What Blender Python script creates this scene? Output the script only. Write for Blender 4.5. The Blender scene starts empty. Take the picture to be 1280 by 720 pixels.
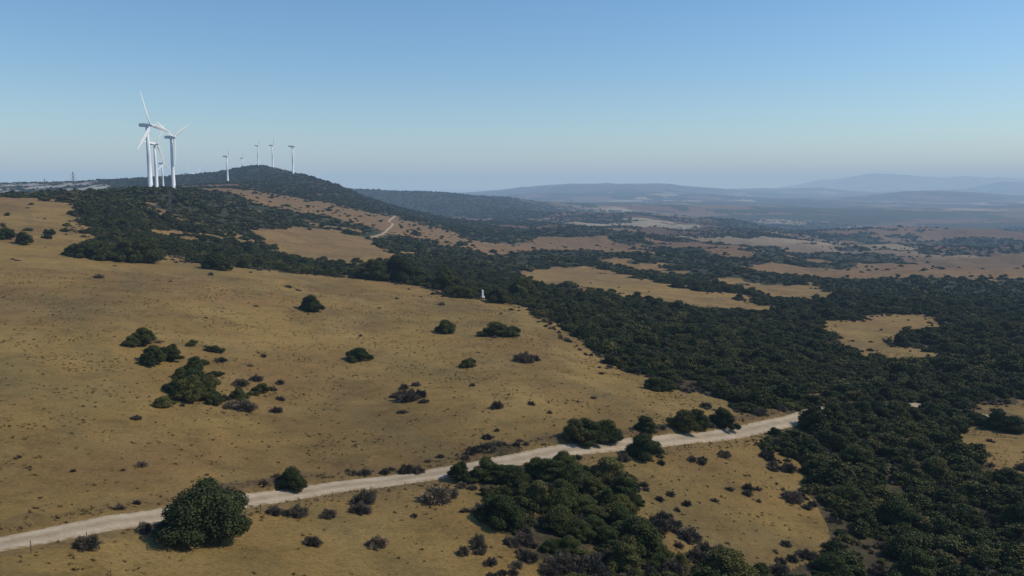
import bpy, math, random, time
import numpy as np
from mathutils import Vector
T0=time.time()
rng=np.random.default_rng(11); random.seed(5)
CAMZ=200.0; PITCH=math.radians(7.6); F=960.0
scene=bpy.context.scene; LINK=scene.collection.objects.link
scene.view_settings.view_transform='Standard'
# ------------------------------------------------------------------ helpers
def bearing(u,v):
    cx=(u-640)/F; cy=-(v-360)/F
    dx=cx; dy=math.cos(PITCH)+cy*math.sin(PITCH); dz=-math.sin(PITCH)+cy*math.cos(PITCH)
    h=math.hypot(dx,dy); return math.atan2(dx,dy), -dz/h
_p=np.random.default_rng(3).permutation(256); _p=np.concatenate([_p,_p,_p])
_g=np.random.default_rng(4).uniform(0,2*np.pi,256); _gx,_gy=np.cos(_g),np.sin(_g)
def perlin(x,y,s=0):
    x=x+s*17.37; y=y+s*9.71
    xi=np.floor(x).astype(int); yi=np.floor(y).astype(int); xf=x-xi; yf=y-yi; xi&=255; yi&=255
    def gr(a,b,fx,fy):
        h=_p[_p[a&255]+(b&255)]; return _gx[h]*fx+_gy[h]*fy
    u=xf*xf*xf*(xf*(xf*6-15)+10); v=yf*yf*yf*(yf*(yf*6-15)+10)
    a=gr(xi,yi,xf,yf); b=gr(xi+1,yi,xf-1,yf); c=gr(xi,yi+1,xf,yf-1); d=gr(xi+1,yi+1,xf-1,yf-1)
    return ((a+(b-a)*u)+((c+(d-c)*u)-(a+(b-a)*u))*v)*1.5
def fbm(x,y,o=4,s=0):
    r=0;a=1;t=0
    for i in range(o):
        r=r+a*perlin(x*2**i,y*2**i,s+i); t+=a; a*=.5
    return r/t*1.3
def ss(a,b,x):
    t=np.clip((x-a)/(b-a),0,1); return t*t*(3-2*t)
# ------------------------------------------------------------------ terrain survey points (bearing, range -> height)
cols={0:[(720,56),(680,66),(600,85),(500,115),(400,180),(300,330),(270,420),(248,520),(230,2500)],
160:[(720,58),(650,70),(600,83),(500,115),(430,155),(400,175),(350,240),(320,310),(300,370),(270,470),(250,560),(238,650),(231,2500)],
320:[(720,58),(625,78),(550,100),(450,150),(400,190),(360,240),(338,290),(330,360),(310,450),(290,540),(265,680),(247,850),(236,1100),(224,1600),(207,2000)],
480:[(720,60),(603,85),(500,125),(430,175),(380,235),(352,290),(340,380),(320,480),(300,620),(285,780),(270,1000),(262,1200),(255,1500),(240,3300)],
640:[(720,62),(577,92),(500,120),(440,165),(400,210),(378,250),(365,320),(345,450),(325,650),(305,900),(290,1250),(280,1700),(270,2300),(258,3000),(249,3400),(241,9000)],
800:[(720,68),(640,84),(552,108),(500,135),(470,160),(440,195),(400,270),(370,360),(345,500),(320,750),(300,1100),(285,1700),(270,2600),(256,4500),(246,7000),(237,10000)],
960:[(720,76),(640,95),(570,118),(530,132),(500,150),(460,200),(420,265),(390,350),(360,500),(335,750),(315,1100),(300,1600),(285,2500),(270,3800),(256,6000),(243,9500)],
1120:[(720,86),(640,108),(560,140),(500,185),(450,245),(420,300),(395,370),(370,520),(345,800),(320,1300),(300,2000),(280,3300),(262,5500),(246,9500)],
1280:[(720,95),(640,118),(560,155),(500,200),(450,260),(420,320),(395,400),(370,560),(345,850),(320,1350),(300,2100),(280,3400),(262,5600),(246,9800)]}
A=[];L=[];Z=[]
def add(az,R,z): A.append(az);L.append(math.log(R));Z.append(z)
for u,lst in cols.items():
    for i,(v,R) in enumerate(lst):
        az,t=bearing(u,v); z=-t*R; add(az,R,z)
        if i==0:
            add(az,25,z+.5); add(az,12,z+1)
        if u in(0,1280):
            for k,dz in ((.25,0),(.6,0),(1.1,0)):
                s=-1 if u==0 else 1
                add(az+s*k,R,z+ (0 if R>400 else s*-4*k))
for u,v,R in [(185,236,645),(217,236,790),(197,235,900),(285,228,1400),(367,219,1600),(250,226,1700),(285,214,1950),(365,216,2000),(405,232,1900),(440,243,1750),(560,277,1400),(430,238,3100),(520,240,3300),(560,242,3400),(600,246,3500),(690,268,3100),(560,262,2600),(90,229,2400),(200,230,1700),(225,232,1250),(100,247,560),(60,249,540)]:
    az,t=bearing(u,v); add(az,R,-t*R)
for u,R,z in [(0,900,-32),(0,1500,-25),(160,1100,-14),(160,1600,-18),(320,3000,-40),(250,2600,-30),(390,2700,-70),(480,2200,-105),(400,4500,-90),(560,2000,-95),(640,5000,-140),(560,5200,-140),(560,9000,-110),(0,5000,-60),(160,5000,-60),(320,6000,-100),(0,10000,-80),(320,10000,-100)]:
    add(bearing(u,240)[0],R,z)
for u in (-300,0,160,320,480,640,800,960,1120,1280,1600):
    az=bearing(u,240)[0]
    for R,z in ((16000,-185),(30000,-195),(65000,-199)): add(az,R,z)
A=np.array(A);L=np.array(L);Z=np.array(Z); W=Z/(np.exp(L)+100)
KA=1.5
P=np.stack([A*KA,L],1)
def phi(r2): return .5*r2*np.log(r2+1e-12)
n=len(A); D2=((P[:,None]-P[None])**2).sum(2)
M=np.zeros((n+3,n+3)); M[:n,:n]=phi(D2)+np.eye(n)*1e-5; M[:n,n]=1; M[:n,n+1:]=P; M[n,:n]=1; M[n+1:,:n]=P.T
C=np.linalg.solve(M,np.concatenate([W,[0,0,0]]))
def rbf(a,l):
    out=np.empty(a.shape); q=np.stack([a*KA,l],1)
    for i in range(0,len(a),20000):
        s=q[i:i+20000]; d=((s[:,0:1]-P[:,0])**2+(s[:,1:2]-P[:,1])**2)
        out[i:i+20000]=phi(d)@C[:n]+C[n]+s@C[n+1:]
    return out
azs=np.concatenate([np.arange(-1.75,-.64,.02),np.arange(-.63,.6301,.002),np.arange(.65,1.76,.02)])
lrs=np.linspace(math.log(12),math.log(65000),860)
GA_,GL_=np.meshgrid(azs,lrs,indexing='ij'); shp=GA_.shape
a2=azs[::3]; a2=np.append(a2,azs[-1]); l2=lrs[::3]; l2=np.append(l2,lrs[-1])
a2=np.unique(a2); l2=np.unique(l2)
g1,g2=np.meshgrid(a2,l2,indexing='ij'); w2=rbf(g1.ravel(),g2.ravel()).reshape(g1.shape)
def cub(xs,src,arr):
    k=np.clip(np.searchsorted(src,xs,side='right')-1,0,len(src)-2); t=((xs-src[k])/(src[k+1]-src[k]))[:,None]
    p0=arr[np.clip(k-1,0,None)];p1=arr[k];p2=arr[k+1];p3=arr[np.clip(k+2,None,len(src)-1)]
    return .5*(2*p1+(p2-p0)*t+(2*p0-5*p1+4*p2-p3)*t*t+(3*p1-p0-3*p2+p3)*t**3)
w1=cub(azs,a2,w2); w=cub(lrs,l2,w1.T).T
R_=np.exp(GL_); X=R_*np.sin(GA_); Y=R_*np.cos(GA_)
ZZ=w*(R_+100)
def azu(u): return bearing(u,230)[0]
RT=.10+.90*ss(azu(560),azu(740),GA_)      # the left ridge stays as surveyed, open country to the right rolls
def ridged(x,y,o,s): return 1-2*np.abs(fbm(x,y,o,s))
ZZ+= fbm(X/3200,Y/2400,3,1)*95*ss(5000,8500,R_)*(1-ss(15000,25000,R_))*RT
ZZ+= (fbm(X/2100,Y/900,5,2))*62*ss(1700,2600,R_)*(1-.5*ss(3200,4500,R_)*ss(azu(820),azu(1000),GA_))*(1-ss(14000,22000,R_))*RT
ZZ+= fbm((X+Y*.5)/620,(Y-X*.3)/430,5,12)*24*ss(560,1300,R_)*(1-.7*ss(2300,3800,R_))*(1-ss(14000,25000,R_))*RT
ZZ+= (ridged((X+Y*.4)/230,(Y-X*.4)/170,4,14)-.5)*6.5*ss(300,620,R_)*(1-ss(1500,2600,R_))*ss(azu(560),azu(720),GA_)
ZZ+= fbm(X/210,Y/210,4,3)*8*ss(350,1300,R_)*(1-.7*ss(2500,4000,R_))*(.35+.65*RT)
ZZ+= fbm(X/45,Y/45,3,4)*(.45*ss(60,250,R_)+1.2*ss(400,900,R_))
ZZ+= fbm(X/9,Y/9,3,5)*.10
def rng_(uc,us,Rc,Rs,h,s):
    return h*np.exp(-((GA_-azu(uc))/us)**2)*np.exp(-((R_-Rc)/Rs)**2)*(1+.25*fbm(GA_*18,R_*0+s,4,s))
ZZ+=rng_(1080,.10,21500,2500,405,7)+rng_(1330,.15,22500,2500,400,8)+rng_(1300,.09,15500,1800,235,9)+rng_(790,.12,10200,1500,35,10)+rng_(980,.10,13000,1500,90,11)+rng_(1180,.08,9000,900,45,12)
def hidx(x,y):
    a=np.arctan2(x,y); l=.5*np.log(x*x+y*y)
    i=np.interp(a,azs,np.arange(len(azs))); j=np.interp(l,lrs,np.arange(len(lrs)))
    i0=np.clip(i.astype(int),0,len(azs)-2); j0=np.clip(j.astype(int),0,len(lrs)-2); return i0,j0,i-i0,j-j0
def samp(arr,x,y):
    x=np.atleast_1d(np.asarray(x,float));y=np.atleast_1d(np.asarray(y,float))
    i,j,f,g=hidx(x,y)
    return arr[i,j]*(1-f)*(1-g)+arr[i+1,j]*f*(1-g)+arr[i,j+1]*(1-f)*g+arr[i+1,j+1]*f*g
Rr=np.exp(lrs)
def ground(u,v,rmin=20.):
    az,t=bearing(u,v); zz=samp(ZZ,Rr*math.sin(az),Rr*math.cos(az)); d=zz+t*Rr
    for k in range(1,len(Rr)):
        if Rr[k]>rmin and d[k]>=0:
            f=d[k-1]/(d[k-1]-d[k]) if d[k-1]<0 else 0
            r=Rr[k-1]+(Rr[k]-Rr[k-1])*f; return az,r
    k=int(np.argmax(np.where(Rr>rmin,d/Rr,-9))); return az,Rr[k]
def gxy(u,v,rmin=20.):
    a,r=ground(u,v,rmin); return r*math.sin(a),r*math.cos(a)
def path(pix,step):
    pts=np.array([gxy(*p) for p in pix]); out=[]
    for i in range(len(pts)-1):
        p0=pts[max(i-1,0)];p1=pts[i];p2=pts[i+1];p3=pts[min(i+2,len(pts)-1)]
        m=max(2,int(np.linalg.norm(p2-p1)/step))
        for k in range(m):
            t=k/m; out.append(.5*(2*p1+(p2-p0)*t+(2*p0-5*p1+4*p2-p3)*t*t+(3*p1-p0-3*p2+p3)*t**3))
    out.append(pts[-1]); out=np.array(out)
    for _ in range(3): out[1:-1]=(out[:-2]+2*out[1:-1]+out[2:])/4
    return out
rp=path([(-160,706),(-60,694),(0,681),(100,661),(200,645),(300,627),(400,612),(480,602),(560,590),(640,576),(700,564),(780,556),(860,548),(930,539),(980,528),(1010,519),(1023,515),(1060,511),(1110,508),(1160,507),(1205,517),(1260,524)],.6)
t1=path([(462,297,500),(476,294,500),(484,288,500),(491,281,500),(486,277,500),(494,270,500)],3)
rtan=np.gradient(rp,axis=0); rtan/=np.linalg.norm(rtan,axis=1)[:,None]
def roaddist(x,y,side=False,pl=None):
    q_=rp if pl is None else pl
    out=np.full(x.shape,1e9); sg=np.zeros(x.shape)
    for k in range(0,len(q_),3):
        q=q_[k]; dx=x-q[0]; dy=y-q[1]; d=dx*dx+dy*dy
        if side: sg=np.where(d<out,-rtan[k,1]*dx+rtan[k,0]*dy,sg)
        out=np.minimum(out,d)
    return (np.sqrt(out),sg) if side else np.sqrt(out)
# ------------------------------------------------------------------ land cover
def poly_mask(pts,a,l):
    pg=[]
    for p in pts:
        az,r=ground(p[0],p[1],p[2] if len(p)>2 else 20.); pg.append((az,math.log(r)))
    ins=np.zeros(a.shape,bool); m=len(pg)
    for i in range(m):
        x1,y1=pg[i];x2,y2=pg[(i+1)%m]
        if y1==y2: continue
        c=((y1>l)!=(y2>l))&(a<(x2-x1)*(l-y1)/(y2-y1)+x1); ins^=c
    return ins
ja=GA_+fbm(X/22,Y/22,3,21)*.022*(1-.5*ss(300,900,R_))
jl=GL_+fbm(X/22,Y/22,3,22)*.10*(1-.4*ss(300,900,R_))
cu=[(-900,560),(0,560),(88,520),(112,330),(160,312),(320,300),(480,298),(590,262),(640,250),(700,206),(740,186),(800,166),(850,156),(900,149),(960,141),(1023,138),(1040,134),(1060,60),(2500,60)]
Rc=np.interp(ja,[azu(c[0]) if c[0]>-500 else -1.8 for c in cu],[c[1] for c in cu])
beyond=np.exp(jl)>Rc
patch=fbm(X/210,Y/160,5,31); patch2=fbm(X/700,Y/560,4,32)
left=1-ss(azu(560),azu(700),GA_)
base=ss(-.06,.10,patch*.75+patch2*.75+.14*(1-left)+ .30*left*(1-ss(2500,4000,R_))+.08*(1-ss(400,800,R_)))
FOR=np.where(beyond,base*.92,0)
FOR=np.where((R_<80)&(GA_>azu(1040)),0,FOR)
def setp(pts,val):
    global FOR
    FOR=np.where(poly_mask(pts,ja,jl),val,FOR)
setp([(600,362,200),(640,382,200),(690,402),(740,428),(800,455),(850,475),(900,492),(930,508),(1020,511),(1020,522),(945,546),(958,570),(1003,594),(1060,634),(1130,668),(1215,702),(1300,726),(1500,780),(1500,400),(1280,398),(1180,402),(1130,385),(1060,378),(960,396),(880,385),(800,372),(730,358),(660,350)],1.)
setp([(595,572),(650,566),(720,578),(785,612),(795,640),(770,665),(820,698),(880,702),(1000,706),(1090,704),(1180,735),(1000,800),(700,760),(680,720),(640,672),(610,640),(597,600)],.78)
noT=np.zeros(shp,bool)
for g in ([(1005,408),(1060,397),(1130,392),(1178,400),(1170,413),(1115,424),(1132,434),(1178,440),(1168,457),(1090,450),(1040,426)],
          [(1212,512),(1330,495),(1330,604),(1255,592),(1204,564),(1208,535)],
          [(650,342,300),(700,332,300),(760,339),(860,360),(990,385),(970,394),(940,396),(860,385),(780,373),(700,359,260),(660,352,260)],
          [(895,350),(960,353),(1045,365),(1048,377),(1000,376),(930,363)],
          [(745,322),(820,332),(870,342),(840,343),(760,332)],
          [(312,288,310),(380,284,310),(455,296,310),(500,322,310),(470,330,310),(410,330,310),(340,316,310)]):
    mk=poly_mask(g,ja,jl); FOR=np.where(mk,0,FOR); noT|=mk
for g in ([(1060,505),(1130,500),(1135,508),(1070,512)],[(1120,320),(1280,318),(1280,330),(1150,332)]): setp(g,.0)
setp([(262,231,900),(330,240,600),(400,252,600),(470,267,600),(560,287,600),(630,318,400),(560,306,400),(500,292,400),(420,275,400),(350,255,400)],.15)
setp([(236,226,1300),(290,213,1500),(325,207,1500),(375,216,1300),(455,245,1300),(530,266,1200),(600,284,1000),(560,283,900),(460,262,900),(385,249,900),(300,233,1000)],.92)
setp([(420,236,2500),(500,240,2500),(560,241,2500),(640,249,2500),(700,268,2300),(640,276,2000),(600,270,2300),(500,263,2000),(430,250,2200)],.98)
dwood=poly_mask([(1165,356),(1290,350),(1290,394),(1180,396)],ja,jl); FOR=np.where(dwood,1.,FOR)
op=ss(.34,.48,fbm(X/60,Y/60,3,36))*(R_>300)*(R_<1500)*left
FOR=FOR*(1-.8*op)
gold=np.array([.295,.186,.057]); gold2=np.array([.200,.126,.043]); pale=np.array([.355,.243,.092]); brown=np.array([.135,.076,.042]); rock=np.array([.40,.37,.33])
c1=ss(-.45,.45,fbm(X/38,Y/38,4,41))[...,None]; c2=ss(-.2,.7,fbm(X/14,Y/14,4,42))[...,None]
COL=gold*(1-c1)+gold2*c1; COL=COL*(1-.4*c2)+pale*.4*c2
c4=ss(.0,.5,fbm(X/70,Y/50,4,44))[...,None]; COL=COL*(1-.45*c4)+np.array([.235,.128,.048])*.45*c4
c5=ss(.05,.5,fbm((X*.8+Y*.6)/10,(Y*.8-X*.6)/60,4,47))[...,None]; COL=COL*(1-.38*c5)+np.array([.165,.130,.050])*.38*c5
midb=ss(330,700,R_)[...,None]; COL=COL*(1-.55*midb)+np.array([.215,.122,.058])*.55*midb
farb=ss(600,1300,R_)[...,None]; c3=ss(-.4,.4,fbm(X/500,Y/500,3,43))[...,None]
COL=COL*(1-farb)+farb*(brown*(1-c3)+np.array([.17,.108,.055])*c3)
def cells(x,y,s,seed):
    xw=x/s+.25*fbm(x/s,y/s,2,seed); yw=y/s+.25*fbm(x/s,y/s,2,seed+3)
    xi=np.floor(xw).astype(int); yi=np.floor(yw).astype(int); best=np.full(x.shape,9.);idd=np.zeros(x.shape,int)
    for i in(-1,0,1):
        for j in(-1,0,1):
            h=_p[_p[(xi+i)&255]+((yi+j)&255)]; px=xi+i+.15+.7*_gx[h]**2; py=yi+j+.15+.7*((_gy[h]*3)%1)
            d=np.maximum(abs(px-xw),abs(py-yw)); m=d<best; best=np.where(m,d,best); idd=np.where(m,h,idd)
    return idd,best
idd,bd=cells(X*.9+Y*.4,Y*.9-X*.4,380.,50)
pal=np.array([[.135,.078,.045],[.18,.122,.066],[.095,.06,.036],[.33,.265,.175],[.055,.065,.03],[.13,.076,.045],[.03,.04,.018],[.155,.098,.054]])
fc=pal[idd%8]; fm=(ss(1000,1700,R_)*ss(azu(640),azu(760),GA_)*ss(-.30,-.05,fbm(X/1100,Y/1100,3,52)+.06))
COL=COL*(1-.9*fm[...,None])+fc*.9*fm[...,None]
dk=ss(-.05,.18,fbm(X/900,Y/500,4,53))*ss(2200,3500,R_)
COL=COL*(1-.75*dk[...,None])+np.array([.04,.046,.022])*.75*dk[...,None]
vf=ss(5000,9500,R_)[...,None]; COL=COL*(1-.45*vf)+np.array([.05,.052,.034])*.45*vf
mtn=ss(12000,15000,R_)[...,None]; COL=COL*(1-mtn)+np.array([.08,.085,.075])*mtn
FOR=np.where(dwood,FOR,FOR*(1-.6*fm*((idd%8)!=6)*(1-dk)))
hedge=ss(.37,.44,bd)*fm*ss(-.25,.05,fbm(X/300,Y/300,2,57)); FOR=np.maximum(FOR,.9*hedge)
near=(R_<190)&(np.abs(GA_)<.75); rd_=np.full(shp,99.); sd_=np.zeros(shp); a_,b_=roaddist(X[near],Y[near],True); rd_[near]=a_; sd_[near]=b_
bank=(ss(1.8,2.6,rd_)*(1-ss(3.2,6.5,rd_+1.5*fbm(X/5,Y/5,2,58)))*(sd_>0)*(.35+.65*ss(-.3,.3,fbm(X/12,Y/12,2,59))))[...,None]
COL=COL*(1-.8*bank)+np.array([.11,.070,.038])*.8*bank
ver=(ss(1.6,2.2,rd_)*(1-ss(2.6,4.2,rd_))*(sd_<=0))[...,None]; COL=COL*(1-.4*ver)+np.array([.15,.10,.05])*.4*ver
ZZ+=.5*bank[...,0]
wv=ss(.35,.75,FOR+.35*fbm(X/18,Y/18,3,61)*(1-ss(3000,7000,R_)))
WM=wv*(.72+.28*ss(60,500,R_))
rkp=poly_mask([(-300,222,1500),(0,225,1500),(70,225,1500),(135,228,1500),(140,243,1000),(0,246,1000),(-300,248,1000)],ja,jl); rk=rkp*ss(-.3,.1,fbm(X/60,Y/60,4,71))
COL=COL*(1-rk[...,None]*.85)+rock*.85*rk[...,None]; FOR=FOR*(1-.8*rk); WM=WM*(1-.85*rk); noT|=rk>.5
t1d=roaddist(X,Y,False,t1); FOR=np.where(t1d<8,0,FOR); WM=np.where(t1d<4,0,WM); noT|=t1d<8
me=bpy.data.meshes.new('terrain'); na,nl=shp
co=np.stack([X,Y,ZZ+CAMZ],-1).reshape(-1,3).astype(np.float32)
ii,jj=np.meshgrid(np.arange(na-1),np.arange(nl-1),indexing='ij'); b=(ii*nl+jj).ravel()
fa=np.stack([b,b+1,b+nl+1,b+nl],1)
def fastmesh(me,co,fa):
    k=fa.shape[1]
    me.vertices.add(len(co)); me.vertices.foreach_set('co',np.ascontiguousarray(co,dtype=np.float32).ravel())
    me.loops.add(fa.size); me.loops.foreach_set('vertex_index',np.ascontiguousarray(fa,dtype=np.int32).ravel())
    me.polygons.add(len(fa)); me.polygons.foreach_set('loop_start',np.arange(0,fa.size,k,dtype=np.int32)); me.polygons.foreach_set('loop_total',np.full(len(fa),k,dtype=np.int32))
    me.update(calc_edges=True)
fastmesh(me,co,fa[:,::-1])
me.polygons.foreach_set('use_smooth',np.ones(len(fa),bool))
at=me.color_attributes.new('cover','FLOAT_COLOR','POINT')
rgba=np.concatenate([COL.reshape(-1,3),WM.reshape(-1,1)],1).astype(np.float32); at.data.foreach_set('color',rgba.ravel())
at2=me.attributes.new('wood','FLOAT','POINT'); at2.data.foreach_set('value',WM.ravel().astype(np.float32))
at3=me.attributes.new('far','FLOAT','POINT'); at3.data.foreach_set('value',ss(150,700,R_).ravel().astype(np.float32))
# ------------------------------------------------------------------ materials
def mat(name):
    m=bpy.data.materials.new(name); m.use_nodes=True; nt=m.node_tree; b=nt.nodes['Principled BSDF']; b.inputs['Roughness'].default_value=.85
    b.inputs['Specular IOR Level'].default_value=.15; return m,nt,b
def N(nt,t,**k):
    n=nt.nodes.new(t)
    for a,v in k.items():
        if a in n.inputs: n.inputs[a].default_value=v
        else: setattr(n,a,v)
    return n
def ramp(nt,src,stops):
    r=nt.nodes.new('ShaderNodeValToRGB'); e=r.color_ramp.elements
    while len(e)<len(stops): e.new(.5)
    for i,(p,c) in enumerate(stops): e[i].position=p; e[i].color=(*c,1) if len(c)==3 else c
    nt.links.new(src,r.inputs[0]); return r.outputs[0]
def mix(nt,f,a,b,mode='MIX'):
    m=nt.nodes.new('ShaderNodeMix'); m.data_type='RGBA'; m.blend_type=mode
    for s,x in ((0,f),(6,a),(7,b)):
        if hasattr(x,'links'): nt.links.new(x,m.inputs[s])
        else: m.inputs[s].default_value=x if s==0 else (*x,1)
    return m.outputs[2]
mt,nt,bs=mat('dry_grassland')
tc=N(nt,'ShaderNodeNewGeometry'); pos=tc.outputs['Position']
def noi(sc,det=4,rough=.6,src=pos):
    n=nt.nodes.new('ShaderNodeTexNoise'); n.inputs['Scale'].default_value=sc; n.inputs['Detail'].default_value=det; n.inputs['Roughness'].default_value=rough; nt.links.new(src,n.inputs['Vector']); return n.outputs['Fac']
att=N(nt,'ShaderNodeAttribute',attribute_name='cover'); aw=N(nt,'ShaderNodeAttribute',attribute_name='wood'); af=N(nt,'ShaderNodeAttribute',attribute_name='far')
c=mix(nt,1.,att.outputs['Color'],ramp(nt,noi(2.6,6,.88),[(.30,(.50,.49,.46)),(.5,(1,1,1)),(.7,(1.38,1.36,1.29))]),'MULTIPLY')
c=mix(nt,1.,c,ramp(nt,noi(.22,6,.75),[(.34,(.72,.73,.70)),(.5,(1,1,1)),(.68,(1.14,1.12,1.06))]),'MULTIPLY')
c=mix(nt,ramp(nt,noi(.8,4,.85),[(.58,(0,0,0)),(.72,(.38,.38,.38))]),c,(.105,.080,.038))
wsum=N(nt,'ShaderNodeMath',operation='ADD'); nt.links.new(aw.outputs['Fac'],wsum.inputs[0])
mm=N(nt,'ShaderNodeMath',operation='MULTIPLY_ADD'); nt.links.new(noi(.055,5,.75),mm.inputs[0]); mm.inputs[1].default_value=2.2; mm.inputs[2].default_value=-1.1; nt.links.new(mm.outputs[0],wsum.inputs[1])
wf=ramp(nt,wsum.outputs[0],[(.42,(0,0,0)),(.58,(1,1,1))])
wfar=ramp(nt,noi(.12,4,.8),[(.35,(.022,.028,.011)),(.6,(.046,.050,.020)),(.75,(.10,.078,.04))])
wnear=ramp(nt,noi(.35,5,.8),[(.33,(.036,.034,.015)),(.5,(.070,.055,.028)),(.68,(.135,.095,.045))])
c=mix(nt,wf,c,mix(nt,af.outputs['Fac'],wnear,wfar))
nt.links.new(c,bs.inputs['Base Color'])
bp=N(nt,'ShaderNodeBump',Strength=.8,Distance=.28); nt.links.new(noi(1.9,7,.85),bp.inputs['Height']); nt.links.new(bp.outputs[0],bs.inputs['Normal'])
bs.inputs['Roughness'].default_value=.95
def obj(name,data,mt_=None):
    o=bpy.data.objects.new(name,data)
    if mt_ and data is not None and not data.materials: data.materials.append(mt_)
    LINK(o); return o
def tag(o,label,cat,kind=None,group=None):
    o['label']=label;o['category']=cat
    if kind:o['kind']=kind
    if group:o['group']=group
ter=obj('terrain',me,mt); tag(ter,'golden dry-grass hillside falling to a hazy farmed valley','hillside','structure')
RG=[(0,(.6,.70,.6)),(.35,(.85,.96,.8)),(.70,(1.12,1.08,.9)),(.88,(1.45,1.25,1.0)),(1,(2.1,1.7,1.6))]
RD=[(0,(.6,.6,.6)),(.4,(.9,.9,.88)),(.8,(1.2,1.2,1.15)),(1,(1.7,1.6,1.4))]
def plain(name,col,var=.25,scale=3,rough=.8,rand=None):
    m,nt,b=mat(name); t=N(nt,'ShaderNodeTexCoord'); n=N(nt,'ShaderNodeTexNoise',Scale=scale,Detail=5.); nt.links.new(t.outputs['Object'],n.inputs['Vector'])
    lo=tuple(x*(1-var) for x in col); hi=tuple(x*(1+var) for x in col)
    r=ramp(nt,n.outputs['Fac'],[(.3,lo),(.7,hi)])
    if rand:
        oi=N(nt,'ShaderNodeObjectInfo'); r=mix(nt,1.,r,ramp(nt,oi.outputs['Random'],rand),'MULTIPLY')
    nt.links.new(r,b.inputs['Base Color']); b.inputs['Roughness'].default_value=rough; return m
m_leaf=plain('evergreen_foliage',(.068,.074,.023),.5,5,.8,RG)
m_deep=plain('deep_evergreen_foliage',(.050,.060,.020),.5,5,.8)
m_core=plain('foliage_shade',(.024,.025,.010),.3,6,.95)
m_bark=plain('bark',(.12,.09,.065),.3,12,.9)
m_dry=plain('dry_twigs',(.145,.115,.080),.35,4,.9,RD)
m_tuft=plain('dry_tuft',(.20,.138,.054),.35,4,.9,RD)
m_white=plain('white_painted_steel',(.80,.80,.78),.03,.2,.45)
mr,ntr,br=mat('pale_gravel'); g=N(ntr,'ShaderNodeNewGeometry')
def nr(sc,d=5):
    n=N(ntr,'ShaderNodeTexNoise',Scale=sc,Detail=float(d)); ntr.links.new(g.outputs['Position'],n.inputs['Vector']); return n.outputs['Fac']
cr=ramp(ntr,nr(.6),[(.3,(.41,.31,.20)),(.7,(.53,.42,.29))]); cr=mix(ntr,1.,cr,ramp(ntr,nr(6),[(.3,(.78,.78,.78)),(.7,(1.1,1.1,1.1))]),'MULTIPLY')
ra=N(ntr,'ShaderNodeAttribute',attribute_name='edge')
cw=ramp(ntr,ra.outputs['Fac'],[(.0,(.80,.78,.74)),(.28,(.92,.91,.88)),(.5,(1.05,1.05,1.05)),(.8,(.95,.94,.92))]); cr=mix(ntr,1.,cr,cw,'MULTIPLY')
ea=N(ntr,'ShaderNodeMath',operation='MULTIPLY_ADD'); ntr.links.new(nr(1.6,6),ea.inputs[0]); ea.inputs[1].default_value=1.0; ntr.links.new(ra.outputs['Fac'],ea.inputs[2])
rf=N(ntr,'ShaderNodeMapRange'); rf.inputs['From Min'].default_value=1.28; rf.inputs['From Max'].default_value=1.55; ntr.links.new(ea.outputs[0],rf.inputs['Value'])
cr=mix(ntr,rf.outputs[0],cr,(.22,.145,.06)); ntr.links.new(cr,br.inputs['Base Color']); br.inputs['Roughness'].default_value=.95
# ------------------------------------------------------------------ road
def ribbon(name,pl,width,m_,lift=.07,nc=8):
    d=np.gradient(pl,axis=0); d/=np.linalg.norm(d,axis=1)[:,None]; nrm=np.stack([d[:,1],-d[:,0]],1)
    s=np.cumsum(np.r_[0,np.linalg.norm(np.diff(pl,axis=0),axis=1)])
    wl=width/2*(1+.09*perlin(s/6,s*0,3)); wr=width/2*(1+.09*perlin(s/5,s*0+4,5)); co=[];ed=[]
    for k in range(nc+1):
        f=k/nc*2-1; off=np.where(f<0,f*wl,f*wr); q=pl+nrm*off[:,None]; z=samp(ZZ,q[:,0],q[:,1])+CAMZ+lift-(.09 if abs(f)==1 else 0)
        co.append(np.column_stack([q,z])); ed.append(np.full(len(pl),abs(f)))
    co=np.stack(co,1); ed=np.stack(ed,1); m=len(pl); I,J=np.meshgrid(np.arange(m-1),np.arange(nc),indexing='ij'); b=(I*(nc+1)+J).ravel()
    me=bpy.data.meshes.new(name); fastmesh(me,co.reshape(-1,3),np.stack([b,b+1,b+nc+2,b+nc+1],1))
    a=me.attributes.new('edge','FLOAT','POINT'); a.data.foreach_set('value',ed.ravel().astype(np.float32)); me.polygons.foreach_set('use_smooth',np.ones(len(me.polygons),bool))
    return obj(name,me,m_)
road=ribbon('road',rp,3.8,mr); tag(road,'pale gravel road winding along the dry hillside','road','structure')
o=ribbon('path',t1,2.4,mr,.5,4); tag(o,'pale dirt track bending up the scrubby hill','path','structure')
# ------------------------------------------------------------------ foliage meshes
def quads(c,nrm,size,asp=1.):
    r=rng.normal(size=c.shape); t=np.cross(nrm,r); t/=np.linalg.norm(t,axis=1)[:,None]+1e-9; b=np.cross(nrm,t)
    b/=np.linalg.norm(b,axis=1)[:,None]+1e-9; s=size[:,None]/2
    v=np.stack([c-t*s-b*s*asp,c+t*s-b*s*asp*.6,c+t*s*.7+b*s*asp,c-t*s+b*s*asp],1); return v.reshape(-1,3)
def sphere_pts(nu=9,nv=6):
    v=[];f=[]
    for j in range(nv+1):
        for i in range(nu):
            a=2*math.pi*i/nu; p=math.pi*j/nv; v.append((math.sin(p)*math.cos(a),math.sin(p)*math.sin(a),math.cos(p)))
    for j in range(nv):
        for i in range(nu): f.append((j*nu+i,(j+1)*nu+i,(j+1)*nu+(i+1)%nu,j*nu+(i+1)%nu))
    return np.array(v),np.array(f)
SP=sphere_pts()
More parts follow.
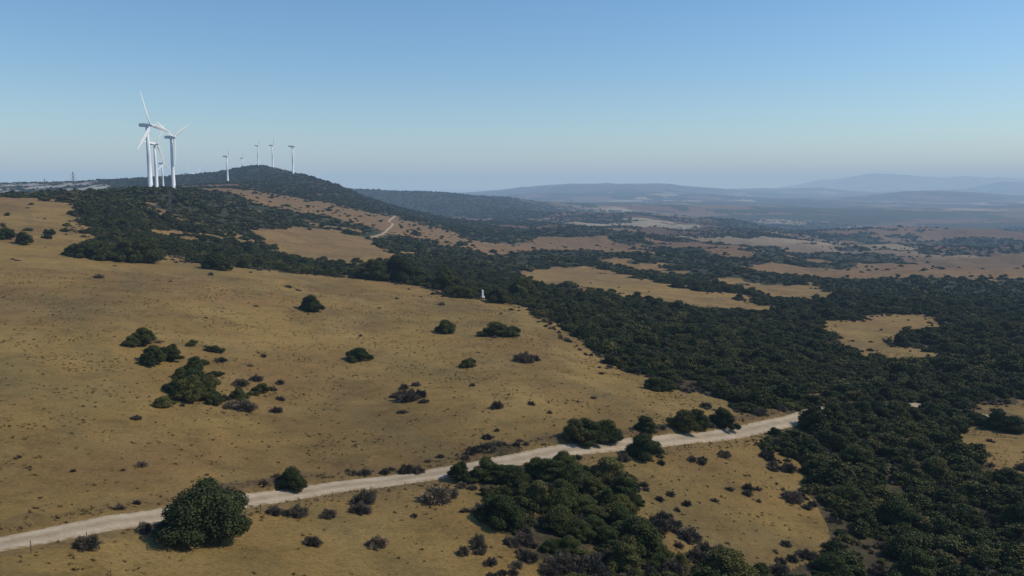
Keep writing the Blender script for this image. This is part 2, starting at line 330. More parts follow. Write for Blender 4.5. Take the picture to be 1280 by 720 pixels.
def crown(name,seed,nl,ls,H=.75,nlobe=14,spread=1.,core=True,rag=1.,leafm=None):
    """ground-hugging evergreen crown, width 1, height H, built of uneven leafy clumps"""
    r=np.random.default_rng(seed); lobes=[]; skew=r.normal(size=2)*.12*rag; el=1+r.uniform(-.2,.2)*min(rag,1)
    for i in range(nlobe):
        a=2*math.pi*(i*.618+r.random()*.5); k=math.sqrt((i+.3)/nlobe); rad=.34*k*spread*r.uniform(.75,1.15)
        lr=r.uniform(.08,.18)*(1.1-.3*k)
        top=H-lr*.8; zc=top*(1-.75*k**2.2)*r.uniform(.68,1.06)+.02
        if i%3==2: zc=r.uniform(.05,.35)*H+.06
        lobes.append((rad*math.cos(a)*el+skew[0]*zc,rad*math.sin(a)/el+skew[1]*zc,zc,lr,lr*r.uniform(.8,1.2),lr*r.uniform(.65,1.1)))
    lobes.append((0,0,.38*H,.27,.27,.34*H)); lobes=np.array(lobes)
    V=[];Fq=[];mi=[];off=0
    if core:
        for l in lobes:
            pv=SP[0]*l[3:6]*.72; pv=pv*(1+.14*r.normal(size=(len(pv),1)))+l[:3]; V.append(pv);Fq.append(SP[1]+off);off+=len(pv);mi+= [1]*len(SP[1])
    w=lobes[:,3]**2; li=r.choice(len(lobes),nl,p=w/w.sum()); d=r.normal(size=(nl,3)); d[:,2]+=.2; d/=np.linalg.norm(d,axis=1)[:,None]
    cl=np.sin(d[:,0]*9+li)*np.sin(d[:,1]*10+li*2)*np.sin(d[:,2]*9+li*3)
    k=r.uniform(.66,1.12,nl)+.24*min(rag,1.2)*cl; sp=r.random(nl)<.10*rag; k=np.where(sp,k*r.uniform(1.03,1+.25*rag,nl),k)
    c=lobes[li,:3]+d*lobes[li,3:6]*k[:,None]; c[:,2]=np.maximum(c[:,2],.01)
    nn=d+r.normal(size=d.shape)*.8; nn/=np.linalg.norm(nn,axis=1)[:,None]
    q=quads(c,nn,ls*r.uniform(.6,1.4,nl)); V.append(q); Fq.append(np.arange(nl*4).reshape(-1,4)+off); mi+=[0]*nl
    V=np.concatenate(V); e0=np.percentile(V[:,:2],1,axis=0);e1=np.percentile(V[:,:2],99,axis=0); V[:,:2]=(V[:,:2]-(e0+e1)/2)/((e1-e0).mean()); V[:,2]*=H/np.percentile(V[:,2],99.5)
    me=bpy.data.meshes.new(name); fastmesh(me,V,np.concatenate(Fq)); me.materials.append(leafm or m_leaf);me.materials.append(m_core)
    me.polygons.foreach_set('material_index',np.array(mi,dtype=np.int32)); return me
def tubes(name,paths,m_,nseg=7):
    V=[];Fq=[];off=0
    for pts,rad in paths:
        pts=np.array(pts,float)
        for i,p in enumerate(pts):
            d=pts[min(i+1,len(pts)-1)]-pts[max(i-1,0)]; d/=np.linalg.norm(d); a=np.cross(d,[1,0,.01] if abs(d[0])<.9 else [0,1,0]); a/=np.linalg.norm(a); b=np.cross(d,a)
            for k in range(nseg):
                t=2*math.pi*k/nseg; V.append(p+rad[i]*(a*math.cos(t)+b*math.sin(t)))
            if i: 
                for k in range(nseg): Fq.append((off+(i-1)*nseg+k,off+(i-1)*nseg+(k+1)%nseg,off+i*nseg+(k+1)%nseg,off+i*nseg+k))
        off+=len(pts)*nseg
    me=bpy.data.meshes.new(name); me.from_pydata([tuple(v) for v in V],[],Fq); me.materials.append(m_); me.update(); return me
def trunkm(seed):
    r=np.random.default_rng(seed); P_=[([(0,0,-.05),(.01,0,.1),(.0,.02,.28),(.02,0,.42)],[.035,.028,.02,.012])]
    for i in range(6):
        a=i*1.05+r.random(); P_.append(([(0,0,.10+.03*i),(.10*math.cos(a),.10*math.sin(a),.24+.02*i),(.24*math.cos(a),.24*math.sin(a),.38+.03*i)],[.018,.012,.005]))
    return tubes('trunk',P_,m_bark)
def shrub(name,seed,nl,ls,m_):
    r=np.random.default_rng(seed); d=r.normal(size=(nl,3)); d[:,2]=abs(d[:,2]); d/=np.linalg.norm(d,axis=1)[:,None]
    k=r.uniform(.35,1.0,nl)**.6*(.85+.3*np.sin(d[:,0]*6+seed)*np.sin(d[:,1]*5)); c=d*np.array([.5,.5,.42])*k[:,None]
    nn=np.cross(d,r.normal(size=d.shape)); nn/=np.linalg.norm(nn,axis=1)[:,None]
    t=d+r.normal(size=d.shape)*.35; t/=np.linalg.norm(t,axis=1)[:,None]; b=np.cross(nn,t); b/=np.linalg.norm(b,axis=1)[:,None]
    L_=(ls*r.uniform(.6,1.5,nl))[:,None]; wd=L_*.28
    v=np.stack([c-t*L_-b*wd,c-t*L_+b*wd,c+t*L_+b*wd*.4,c+t*L_-b*wd*.4],1).reshape(-1,3); v[:,2]=np.maximum(v[:,2],-.03)
    me=bpy.data.meshes.new(name); fastmesh(me,v,np.arange(nl*4).reshape(-1,4)); me.materials.append(m_); return me
HI=[crown('crown',100+i,20000,.019,[.78,.7,.8,.62][i],[26,22,28,24][i],1.,True,.5) for i in range(4)]
BIG=crown('crown',153,30000,.015,.76,30,1.02,True,.6,m_deep)
MD=[crown('crown',200+i,3800,.038,[.8,.62,.7,.5,.66,.42,.55,.36][i],[18,20,15,22,13,24,16,26][i],[1,1.1,.9,1.3,1,1.4,1.2,1.5][i],True,1.4) for i in range(8)]
LO=[crown('crown',300+i,320,.11,.6,8) for i in range(5)]
TR=[trunkm(i) for i in range(3)]
DS=[shrub('dry_shrub',500+i,2600,.042,m_dry) for i in range(4)]
DL=[shrub('dry_shrub',520+i,260,.11,m_dry) for i in range(3)]
TU=[shrub('tuft',540+i,26,.30,m_tuft) for i in range(4)]
# ------------------------------------------------------------------ vegetation positions
LA,LB,AZM=math.log(52),math.log(3600),.72
def cand(n,la=LA,lb=LB,azm=AZM):
    a=rng.uniform(-azm,azm,n); l=rng.uniform(la,lb,n); r=np.exp(l); return r*np.sin(a),r*np.cos(a),r,n/((lb-la)*2*azm)/r**2
def visible(x,y,z):
    dep=y*math.cos(PITCH)-z*math.sin(PITCH); uu=640+F*x/dep; vv=360-F*(y*math.sin(PITCH)+z*math.cos(PITCH))/dep
    return (uu>-20)&(uu<1300)&(vv<735)
x,y,r,den=cand(360000)
f=samp(FOR,x,y); clump=ss(-.55,.0,fbm(x/14,y/14,3,81))
rho=(.30*(1-ss(180,700,r))+.038)*np.clip(f,0,1)**1.3*(.16+.84*clump)
q=rng.random(len(x)); w_=np.where(q<.62,rng.uniform(.8,2.2,len(x)),np.where(q<.94,rng.uniform(1.9,3.7,len(x)),rng.uniform(3.4,5.2,len(x))))
w_=w_*(1+.45*ss(180,800,r))
ok=(rng.random(len(x))<rho/den)&(roaddist(x,y)>np.where(x>30+0*y,1.6,2.4)+w_*.42)&(samp(noT.astype(float),x,y)<.5)
TX,TY,TW=x[ok],y[ok],w_[ok]*(1+.6*ss(1000,3000,r[ok]))
x,y,r,den=cand(30000,math.log(330),math.log(1400))
f=samp(FOR,x,y); ok=(rng.random(len(x))<(.0020*(1-ss(500,1300,r))/den))&(f<.5)&(samp(noT.astype(float),x,y)<.5)
TX=np.r_[TX,x[ok]];TY=np.r_[TY,y[ok]];TW=np.r_[TW,rng.uniform(1.6,5.,ok.sum())]
hand=[(262,674,106),(390,388,30),(382,386,18),(178,430,32),(165,432,22),(192,452,34),(208,450,30),(186,456,24),(215,442,20),(222,490,36),(236,500,42),(254,498,38),(240,478,32),(262,484,26),(243,462,28),(225,472,20),(268,470,18),(205,508,24),(270,505,22),(252,455,18),(268,440,18),(240,432,14),(557,415,28),(618,420,30),(638,420,26),(585,458,22),(449,450,28),(440,452,16),(825,487,36),(718,549,36),(736,552,50),(758,550,40),(808,538,32),(856,537,36),(872,533,32),(905,532,34),(805,572,42),(365,609,38),(352,611,22),(575,600,30),(608,598,44),(634,596,36),(620,600,34),(690,600,48),(718,608,48),(672,592,32),(740,618,36),(700,630,42),(676,628,40),(655,622,34),(730,640,40),(775,640,42),(758,630,28),(792,634,24),(785,690,42),(700,662,48),(722,672,40),(740,662,34),(645,606,36),(712,690,32),(690,688,26),(820,706,32),(850,712,30),(298,500,26),(305,508,18),(327,490,20),(315,494,14),(7,299,22),(31,305,20),(62,294,12),(108,322,34),(92,320,22),(122,323,20),(160,326,44),(185,328,40),(130,325,30),(265,336,26),(280,338,18),(470,350,34),(498,352,44),(520,354,34),(450,348,24),(555,362,34),(580,372,30),(622,378,30),(655,372,44),(1180,560,36),(1140,600,36),(1040,560,36),(1038,528,34),(1056,524,36),(1075,522,36),(1095,521,34),(1116,522,36),(1138,522,34),(1047,515,26),(1085,512,26),(1125,512,26),(1222,530,30),(1248,536,34),(1268,540,30)]
for u,v,wpx in hand:
    xx,yy=gxy(u,v); TX=np.r_[TX,xx];TY=np.r_[TY,yy];TW=np.r_[TW,wpx/F*yy*.97]
HN=len(hand); prio=np.zeros(len(TX)); prio[-HN:]=1
keep=np.ones(len(TX),bool); hx,hy,hw=TX[-HN:],TY[-HN:],TW[-HN:]
for i in range(HN):
    dd=np.hypot(TX[:-HN]-hx[i],TY[:-HN]-hy[i]); keep[:-HN]&=dd>hw[i]*.42
mx,my=gxy(603,372); keep[:-HN]&=~((abs(TX[:-HN]-mx*TY[:-HN]/my)<3.5)&(TY[:-HN]<my+2)&(TY[:-HN]>my-45))
TX,TY,TW,prio=TX[keep],TY[keep],TW[keep],prio[keep]
TZ=samp(ZZ,TX,TY); app=TW/np.hypot(TX,TY)+prio*.02; app=np.where(visible(TX,TY,TZ),app,0)
order=np.argsort(-app); print('trees',len(TX))
RDA=roaddist(TX[order[:300]],TY[order[:300]])
for n_,i in enumerate(order[:300]):
    s=TW[i]; bigl=n_<110
    e=bpy.data.objects.new('evergreen_tree',None); e.empty_display_size=.5; LINK(e); e.location=(TX[i],TY[i],TZ[i]+CAMZ-.03*s); e.rotation_euler=(0,0,rng.uniform(0,6.28)); h=rng.uniform(.75,1.08) if n_ else .96; k_=rng.uniform(.8,1.25) if n_ else 1.0; e.scale=(s*k_,s/k_,s*h)
    open_=samp(FOR,TX[i],TY[i])[0]<.3
    l=('large' if s>5.5 else 'small' if s<3.2 else 'rounded')+' dark-green evergreen tree '+('beside the gravel road' if RDA[n_]<9 else 'alone on dry golden grass' if open_ else 'in dense evergreen woodland')
    tag(e,l,'tree',None,'evergreen trees on the hillside')
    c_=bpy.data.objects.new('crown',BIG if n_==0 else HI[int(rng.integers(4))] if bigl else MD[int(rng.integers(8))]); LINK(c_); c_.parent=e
    t_=bpy.data.objects.new('trunk',TR[int(rng.integers(3))]); LINK(t_); t_.parent=e
    if not bigl: t_.scale=(.7,.7,.6)
rest=order[300:]
def scatter(name,px,py,sc,meshes,label,cat,flat=(.85,1.15)):
    colc=bpy.data.collections.new(name+'_source')
    for i,mm_ in enumerate(meshes):
        o=bpy.data.objects.new('%s_form'%name,mm_); colc.objects.link(o)
    n=len(px); me=bpy.data.meshes.new(name); me.vertices.add(n); pz=samp(ZZ,px,py)+CAMZ-.03*sc
    me.vertices.foreach_set('co',np.column_stack([px,py,pz]).astype(np.float32).ravel())
    a=me.attributes.new('rot','FLOAT_VECTOR','POINT'); a.data.foreach_set('vector',np.column_stack([np.zeros(n),np.zeros(n),rng.uniform(0,6.28,n)]).astype(np.float32).ravel())
    a=me.attributes.new('scl','FLOAT_VECTOR','POINT'); a.data.foreach_set('vector',np.column_stack([sc*rng.uniform(.9,1.4,n),sc*rng.uniform(.75,1.1,n),sc*rng.uniform(flat[0],flat[1],n)]).astype(np.float32).ravel())
    a=me.attributes.new('idx','INT','POINT'); a.data.foreach_set('value',rng.integers(0,len(meshes),n).astype(np.int32))
    o=obj(name,me); tag(o,label,cat,'stuff')
    ng=bpy.data.node_groups.new(name,'GeometryNodeTree'); ng.interface.new_socket('Geometry',in_out='INPUT',socket_type='NodeSocketGeometry'); ng.interface.new_socket('Geometry',in_out='OUTPUT',socket_type='NodeSocketGeometry')
    gi=ng.nodes.new('NodeGroupInput'); go=ng.nodes.new('NodeGroupOutput'); ip=ng.nodes.new('GeometryNodeInstanceOnPoints'); ci=ng.nodes.new('GeometryNodeCollectionInfo')
    ci.inputs['Collection'].default_value=colc; ci.inputs['Separate Children'].default_value=True; ci.inputs['Reset Children'].default_value=True
    def na_(nm,ty):
        x_=ng.nodes.new('GeometryNodeInputNamedAttribute'); x_.data_type=ty; x_.inputs['Name'].default_value=nm; return [s for s in x_.outputs if s.enabled and s.name=='Attribute'][0]
    ng.links.new(gi.outputs[0],ip.inputs['Points']); ng.links.new(ci.outputs[0],ip.inputs['Instance']); ip.inputs['Pick Instance'].default_value=True
    ng.links.new(na_('idx','INT'),ip.inputs['Instance Index']); ng.links.new(na_('rot','FLOAT_VECTOR'),ip.inputs['Rotation']); ng.links.new(na_('scl','FLOAT_VECTOR'),ip.inputs['Scale'])
    ng.links.new(ip.outputs[0],go.inputs[0]); md=o.modifiers.new('scatter','NODES'); md.node_group=ng; return o
rr_=np.hypot(TX[rest],TY[rest]); nb=rr_<480
scatter('woodland',TX[rest][nb],TY[rest][nb],TW[rest][nb],MD,'dense dark-green evergreen woodland covering the slope','woodland',(.7,1.15))
scatter('distant_woodland',TX[rest][~nb],TY[rest][~nb],TW[rest][~nb],LO,'dark-green scrub woodland over distant hills','woodland',(.6,1.))
# dry shrubs
x,y,r,den=cand(140000,math.log(50),math.log(420))
f=samp(FOR,x,y); rd,sg=roaddist(x,y,True); edge=np.clip(f*(1-f)*4,0,1)
fe=samp(FOR,x+6,y)+samp(FOR,x-6,y)+samp(FOR,x,y+6)+samp(FOR,x,y-6); fringe=(f<.3)*(fe>.4)*ss(-.3,.2,fbm(x/10,y/10,2,94))
rho=.0013+.09*ss(.42,.64,fbm(x/20,y/20,3,91))*(f<.3)*(.35)+.16*edge+.14*fringe+.24*(f>.3)*(r<320)*(.25+.75*ss(-.2,.3,fbm(x/8,y/8,2,93)))+.03*ss(8,3.2,rd)*(x<35)+.22*ss(5.5,3,rd)*(sg>0)*(x<45)*ss(-40,-15,x)
low=(x>-5)&(r<118)&(x<45); rho=rho+.08*low*ss(-.1,.35,fbm(x/9,y/9,3,92))
ok=(rng.random(len(x))<rho/den)&(rd>2.5)
SX,SY=x[ok],y[ok]; SW=rng.uniform(.4,1.6,ok.sum())*np.where(rng.random(ok.sum())<.25,1.7,1)
hs=[(455,628,40),(545,625,50),(520,590,26),(508,590,24),(370,645,36),(343,642,30),(390,680,32),(108,684,42),(180,664,26),(660,655,30),(305,512,36),(290,508,26),(280,500,20),(300,482,22),(320,476,18),(276,452,18),(340,488,12),(350,500,12),(510,500,34),(525,496,22),(497,496,22),(505,486,16),(530,503,16),(520,482,14),(990,625,36),(985,588,28),(905,570,24),(860,672,40),(820,662,40),(735,715,60),(770,650,40),(915,482,30),(655,452,30),(668,450,22),(640,655,36),(660,700,30),(690,712,36),(450,640,30),(410,646,26),(780,575,20),(830,650,30),(600,640,30),(1050,600,40),(975,560,30),(345,515,18),(350,480,14),(560,620,30),(700,706,40),(715,718,40),(650,640,34),(800,668,40),(840,660,34),(880,690,30),(870,700,36),(900,694,30),(760,700,36),(800,715,40),(840,716,36),(640,680,30),(655,668,30)]
for u,v,wpx in hs:
    xx,yy=gxy(u,v); SX=np.r_[SX,xx];SY=np.r_[SY,yy];SW=np.r_[SW,wpx/F*yy]
SZ=samp(ZZ,SX,SY); ap=np.where(visible(SX,SY,SZ),SW/np.hypot(SX,SY),0); od=np.argsort(-ap)
RDS=roaddist(SX[od[:290]],SY[od[:290]])
for n_,i in enumerate(od[:290]):
    o=bpy.data.objects.new('dry_shrub',DS[int(rng.integers(4))]); LINK(o); s=SW[i]; o.location=(SX[i],SY[i],SZ[i]+CAMZ); o.rotation_euler=(0,0,rng.uniform(0,6.28)); o.scale=(s,s*rng.uniform(.7,1.1),s*rng.uniform(.7,1.15))
    tag(o,'grey-brown dry leafless shrub '+('on the road verge' if RDS[n_]<7 else 'on dry golden grass'),'shrub',None,'dry shrubs on the hillside')
scatter('dry_scrub',SX[od[290:]],SY[od[290:]],SW[od[290:]],DL,'grey-brown dry scrub dotted over the grass','scrub')
x,y,r,den=cand(90000,math.log(48),math.log(260)); f=samp(FOR,x,y); rd=roaddist(x,y)
rho=(.14+.8*ss(-.1,.6,fbm(x/12,y/12,3,95)))*(f<.7)+1.1*(rd<4.5)
ok=(rng.random(len(x))<rho/den)&(rd>1.9); scatter('dry_grass_tufts',x[ok],y[ok],rng.uniform(.18,.46,ok.sum()),TU,'dry golden grass tufts on the hillside','grass',(.5,1.))
# ------------------------------------------------------------------ wind turbines
def ring_mesh(name,sections,m_,cap=True,smooth=True):
    V=[];Fq=[];k=len(sections[0])
    for s in sections: V+=s
    for i in range(len(sections)-1):
        for j in range(k): Fq.append((i*k+j,i*k+(j+1)%k,(i+1)*k+(j+1)%k,(i+1)*k+j))
    if cap: Fq.append(tuple(range(k))[::-1]); Fq.append(tuple((len(sections)-1)*k+j for j in range(k)))
    me=bpy.data.meshes.new(name); me.from_pydata(V,[],Fq); me.materials.append(m_); me.update()
    if smooth:
        for p in me.polygons: p.use_smooth=len(p.vertices)<5
    return me
def circ(r,z,n=20,ax='z',c=(0,0)):
    o=[]
    for i in range(n):
        t=2*math.pi*i/n
        o.append((c[0]+r*math.cos(t),c[1]+r*math.sin(t),z) if ax=='z' else (c[0]+r*math.cos(t),z,c[1]+r*math.sin(t)))
    return o
HH=48.; BL=26.
tower_m=ring_mesh('tower',[circ(2.1,-3),circ(2.1,.4),circ(1.75,.5),circ(1.45,HH*.5),circ(1.05,HH-1)],m_white)
def rrect(w,h,y,zc,n=5,rad=.35):
    o=[]
    for cx,cz,a0 in ((w/2-rad,h/2-rad,0),(-w/2+rad,h/2-rad,90),(-w/2+rad,-h/2+rad,180),(w/2-rad,-h/2+rad,270)):
        for i in range(n): 
            a=math.radians(a0+90*i/(n-1)); o.append((cx+rad*math.cos(a),y,zc+cz+rad*math.sin(a)))
    return o
nac_m=ring_mesh('nacelle',[rrect(1.8,1.8,-2.3,.1),rrect(2.5,2.6,-1.5,.2),rrect(2.6,2.9,2.5,.3),rrect(2.4,2.5,6.0,.35),rrect(1.6,1.6,6.6,.4)],m_white)
hub_m=ring_mesh('hub',[circ(.25,-2.0,16,'y'),circ(.8,-1.6,16,'y'),circ(1.15,-.9,16,'y'),circ(1.25,0,16,'y'),circ(1.1,1.0,16,'y')],m_white)
bsec=[]
for z,ch,th,tw in ((.6,1.0,.95,0),(2,1.1,.95,5),(4.5,2.9,.7,14),(9,2.6,.5,9),(15,2.0,.35,5),(21,1.45,.22,2),(25,.95,.12,0),(BL,.3,.06,0)):
    s=[]
    for i in range(12):
        t=2*math.pi*i/12; xx=ch/2*math.cos(t)-(ch*.18 if z>2 else 0); yy=th/2*math.sin(t)*(1-.5*max(0,math.cos(t)) if z>2 else 1); a=math.radians(tw+8); s.append((xx*math.cos(a)-yy*math.sin(a),xx*math.sin(a)+yy*math.cos(a),z))
    bsec.append(s)
blade_m=ring_mesh('blade',bsec,m_white)
door_m=bpy.data.meshes.new('door'); door_m.from_pydata([(-.5,-1.80,.6),(.5,-1.80,.6),(.5,-1.78,2.8),(-.5,-1.78,2.8)],[],[(0,1,2,3)]); door_m.materials.append(plain('grey_door_paint',(.25,.26,.27),.1))
turbs=[(188,660,-20,52,1.0,'tall white wind turbine standing on a scrubby ridge'),(217,800,60,52,1.0,'tall white wind turbine standing on a scrubby ridge'),(196,930,35,52,1.0,'white wind turbine standing behind taller turbines'),
 (204,1450,0,60,.95,'white wind turbine on a distant ridge'),(285,1400,10,80,.92,'white wind turbine on a dark scrubby slope'),(304,2150,0,82,.85,'white wind turbine behind a hill crest'),(324,1990,30,84,1.,'white wind turbine on a hill summit'),(342,1960,5,84,1.08,'white wind turbine on a hill summit'),(367,1620,50,80,1.12,'white wind turbine on a dark hill shoulder'),
 (234,2700,20,60,1.4,'small far white wind turbine on the skyline'),(246,2700,40,60,1.4,'small far white wind turbine on the skyline'),(427,3200,10,70,.6,'small far white wind turbine on the skyline'),(434,3250,40,70,.6,'small far white wind turbine on the skyline')]
for u,R,th,yaw,s,lb in turbs:
    az=azu(u); xx,yy=R*math.sin(az),R*math.cos(az); e=bpy.data.objects.new('wind_turbine',None); LINK(e); e.location=(xx,yy,samp(ZZ,xx,yy)[0]+CAMZ); e.scale=(s,s,s); e.rotation_euler=(0,0,math.radians(yaw)-az)
    tag(e,lb,'wind turbine',None,'wind turbines along the ridge')
    for nm,m_,loc in (('tower',tower_m,(0,0,0)),('nacelle',nac_m,(0,0,HH)),('door',door_m,(0,0,0))):
        p=bpy.data.objects.new(nm,m_); LINK(p); p.parent=e; p.location=loc
    h=bpy.data.objects.new('rotor',hub_m); LINK(h); h.parent=e; h.location=(0,-3.2,HH+.2); h.rotation_euler=(0,math.radians(th),0)
    for k in range(3):
        p=bpy.data.objects.new('blade',blade_m); LINK(p); p.parent=h; p.rotation_euler=(0,math.radians(120*k),0)
# ------------------------------------------------------------------ pylons
m_steel=plain('galvanised_steel',(.20,.20,.19),.15,1,.6)
def pylon_mesh(h,w):
    P_=[]
    def bar(a,b,r=.09*h/18): P_.append(([a,b],[r,r]))
    lv=[0,.22,.42,.6,.75,.88,1.0]; ww=[w,w*.76,w*.55,w*.38,w*.26,w*.2,w*.1]
    for i in range(len(lv)-1):
        a,b_=ww[i]/2,ww[i+1]/2; z0,z1=lv[i]*h,lv[i+1]*h
        cs=[(1,1),(-1,1),(-1,-1),(1,-1)]
        for k in range(4):
            p,q=cs[k],cs[(k+1)%4]; bar((p[0]*a,p[1]*a,z0),(p[0]*b_,p[1]*b_,z1),.08*h/18); bar((p[0]*a,p[1]*a,z0),(q[0]*b_,q[1]*b_,z1),.04*h/18); bar((q[0]*a,q[1]*a,z0),(p[0]*b_,p[1]*b_,z1),.04*h/18)
    body=tubes('mast',P_,m_steel,4); P_=[]
    for z,l in ((.75,.15),(.88,.12)):
        for s in(-1,1):
            bar((s*ww[4]/2,0,z*h),(s*l*h,0,z*h+.01*h),.06*h/18); bar((s*ww[5]/2,0,z*h+.05*h),(s*l*h,0,z*h+.01*h),.04*h/18); bar((s*l*h,0,z*h),(s*l*h,0,z*h-.05*h),.06*h/18)
    arm=tubes('crossarm',P_,m_steel,4); return body,arm
pb,pa=pylon_mesh(18,3.0)
for u,R,h in ((211,520,15.5),(92,1500,46),(56,1500,36)):
    az=azu(u); xx,yy=R*math.sin(az),R*math.cos(az); e=bpy.data.objects.new('transmission_pylon',None); LINK(e); e.location=(xx,yy,samp(ZZ,xx,yy)[0]+CAMZ-.3); e.scale=(h/18,)*3; e.rotation_euler=(0,0,.7-az)
    tag(e,'grey steel lattice electricity pylon above the scrub','pylon',None,'electricity pylons on the ridge')
    for nm,m_ in(('mast',pb),('crossarm',pa)):
        p=bpy.data.objects.new(nm,m_);LINK(p);p.parent=e
# ------------------------------------------------------------------ white marker on the crest
def box(name,c,s,m_,taper=1.):
    x0,y0,z0=c; a,b_,h=s; v=[]
    for z,t in((0,1),(h,taper)):
        for sx,sy in((-1,-1),(1,-1),(1,1),(-1,1)): v.append((x0+sx*a/2*t,y0+sy*b_/2*t,z0+z))
    me=bpy.data.meshes.new(name); me.from_pydata(v,[],[(3,2,1,0),(4,5,6,7),(0,1,5,4),(1,2,6,5),(2,3,7,6),(3,0,4,7)]); me.materials.append(m_); return me
m_lime=plain('whitewash',(.72,.70,.66),.08,2,.8); m_wall=plain('weathered_plaster',(.50,.46,.40),.12,1,.85)
e=bpy.data.objects.new('stone_marker',None); LINK(e); e.location=(mx,my,samp(ZZ,mx,my)[0]+CAMZ-.1); e.rotation_euler=(0,0,.9); e.scale=(.72,.72,.75); tag(e,'small whitewashed stone marker among evergreen bushes','stone marker')
for nm,m_ in (('plinth',box('plinth',(0,0,0),(2.0,1.5,.8),m_lime,.92)),('shaft',box('shaft',(0,0,.8),(1.0,.85,2.4),m_lime,.75)),('cap',box('cap',(0,0,3.2),(1.0,.9,.6),m_lime,.15))):
    p=bpy.data.objects.new(nm,m_);LINK(p);p.parent=e
# ------------------------------------------------------------------ farmhouses in the valley
m_tile=plain('clay_roof_tiles',(.28,.14,.08),.2,1); m_dark=plain('dark_window_glass',(.03,.035,.04),.1)
def prism(name,w,d,z,h,m_):
    v=[(-w/2,-d/2,z),(w/2,-d/2,z),(w/2,d/2,z),(-w/2,d/2,z),(-w/2,0,z+h),(w/2,0,z+h)]
    me=bpy.data.meshes.new(name); me.from_pydata(v,[],[(0,1,5,4),(2,3,4,5),(1,2,5),(3,0,4),(3,2,1,0)]); me.materials.append(m_); return me
wall_m=box('wall',(0,0,-1),(18,8,5.2),m_wall); roof_m=prism('roof',19,9.2,4.21,2.4,m_tile); dm=box('door',(0,-4.02,0),(1.2,.06,2.2),m_dark); wm=box('window',(0,-4.02,1.4),(1.2,.06,1.3),m_dark)
for u,v,rm in ((700,262,1500),(716,264,1500),(745,263,1500),(760,261,1500),(792,259,1500),(1060,285,1800),(1010,277,1800),(880,272,1800)):
    xx,yy=gxy(u,v,rm); e=bpy.data.objects.new('farmhouse',None);LINK(e); e.location=(xx,yy,samp(ZZ,xx,yy)[0]+CAMZ); e.rotation_euler=(0,0,random.uniform(-.6,.6)); s=.8+.4*min(1,yy/4000); e.scale=(s,s,s)
    tag(e,'pale farmhouse with clay tile roof in farmland','house',None,'farmhouses in the valley')
    for nm,m_,dx in(('wall',wall_m,0),('roof',roof_m,0),('door',dm,0),('window',wm,-5),('window',wm,5)):
        p=bpy.data.objects.new(nm,m_);LINK(p);p.parent=e;p.location=(dx,0,0)
# ------------------------------------------------------------------ fence along the lower verge
m_post=plain('weathered_fence_wood',(.14,.11,.075),.3,5,.9)
fp=rp+np.stack([rtan[:,1],-rtan[:,0]],1)*3.6
s=np.cumsum(np.r_[0,np.linalg.norm(np.diff(fp,axis=0),axis=1)]); zf=samp(ZZ,fp[:,0],fp[:,1])+CAMZ
e=bpy.data.objects.new('wire_fence',None);LINK(e); tag(e,'post-and-wire fence with weathered wooden posts beside the gravel road','fence')
post_m=tubes('post',[([(0,0,-.2),(.02,0,.5),(.0,.01,.95)],[.035,.032,.03])],m_post,6)
tops=[]; gx_=gxy(640,577); i_end=int(np.argmin(np.hypot(rp[:,0]-gx_[0],rp[:,1]-gx_[1])))
for q in np.arange(2,s[i_end],4.2)[:95]:
    k=int(np.searchsorted(s,q)); p=bpy.data.objects.new('post',post_m);LINK(p);p.parent=e;p.location=(fp[k,0],fp[k,1],zf[k]); p.rotation_euler=(random.uniform(-.1,.1),random.uniform(-.1,.1),random.uniform(0,6)); tops.append((fp[k,0],fp[k,1],zf[k]))
w_m=tubes('wire',[([(a,b,c+h) for a,b,c in tops],[.004]*len(tops)) for h in (.3,.6,.88)],m_steel,4); p=bpy.data.objects.new('wire',w_m);LINK(p);p.parent=e
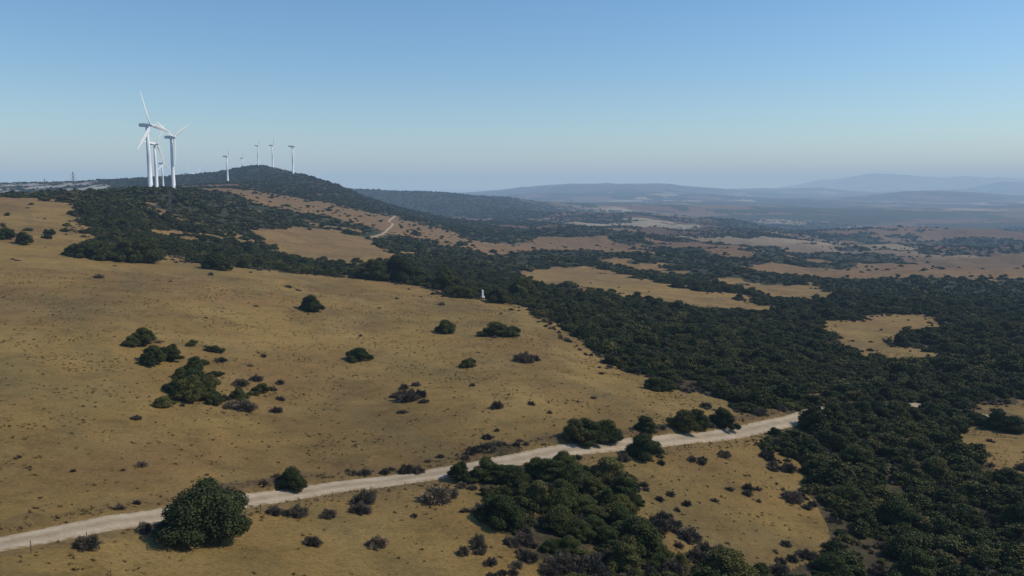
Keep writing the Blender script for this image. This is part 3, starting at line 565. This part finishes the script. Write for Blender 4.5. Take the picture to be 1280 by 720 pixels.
# ------------------------------------------------------------------ atmosphere (absorbing haze box, its emission stands in for scattered light)
hz=bpy.data.meshes.new('sky'); S=90000; zt=CAMZ+520; zb=-300
hz.from_pydata([(-S,-S,zb),(S,-S,zb),(S,S,zb),(-S,S,zb),(-S,-S,zt),(S,-S,zt),(S,S,zt),(-S,S,zt)],[],[(3,2,1,0),(4,5,6,7),(0,1,5,4),(1,2,6,5),(2,3,7,6),(3,0,4,7)])
mh=bpy.data.materials.new('haze'); mh.use_nodes=True; nt=mh.node_tree; nt.nodes.clear(); out=nt.nodes.new('ShaderNodeOutputMaterial')
sig=np.array([1/12000,1/10400,1/8200]); Lh=np.array([.33,.45,.575])
ab=nt.nodes.new('ShaderNodeVolumeAbsorption'); dn=1/4000; ab.inputs['Density'].default_value=dn; ab.inputs['Color'].default_value=(*(1-sig/dn),1)
em=nt.nodes.new('ShaderNodeEmission'); e_=sig*Lh; em.inputs['Color'].default_value=(*(e_/e_.max()),1); em.inputs['Strength'].default_value=float(e_.max())
ad=nt.nodes.new('ShaderNodeAddShader'); nt.links.new(ab.outputs[0],ad.inputs[0]); nt.links.new(em.outputs[0],ad.inputs[1]); nt.links.new(ad.outputs[0],out.inputs['Volume'])
o=obj('sky',hz,mh); tag(o,'hazy blue summer air over the valley','sky','structure')
# ------------------------------------------------------------------ light, world, camera
EL,AZ=math.radians(43),math.radians(82)
wd=bpy.data.worlds.new('World'); scene.world=wd; wd.use_nodes=True; nt=wd.node_tree; bg=nt.nodes['Background']; sk=nt.nodes.new('ShaderNodeTexSky'); sk.sky_type='NISHITA'; sk.sun_disc=False; sk.sun_elevation=EL; sk.sun_rotation=AZ; sk.altitude=200; sk.air_density=1.; sk.dust_density=.3; sk.ozone_density=3.
hs_=nt.nodes.new('ShaderNodeHueSaturation'); hs_.inputs['Saturation'].default_value=1.2; nt.links.new(sk.outputs[0],hs_.inputs['Color'])
tn=mix(nt,1.,hs_.outputs[0],(.92,.98,1.02),'MULTIPLY')
nt.links.new(tn,bg.inputs['Color']); bg.inputs['Strength'].default_value=.125
sl=bpy.data.lights.new('sun','SUN'); sl.energy=3.1; sl.angle=math.radians(.53); sl.color=(1,.93,.80); so=bpy.data.objects.new('sun',sl); LINK(so)
so.rotation_euler=Vector((math.sin(AZ)*math.cos(EL),math.cos(AZ)*math.cos(EL),math.sin(EL))).to_track_quat('Z','Y').to_euler()
cd=bpy.data.cameras.new('camera'); cd.sensor_width=36; cd.lens=27; cd.clip_start=.5; cd.clip_end=200000; cam=bpy.data.objects.new('camera',cd); LINK(cam); cam.location=(0,0,CAMZ); cam.rotation_euler=(math.pi/2-PITCH,0,0); scene.camera=cam
print('done',time.time()-T0)
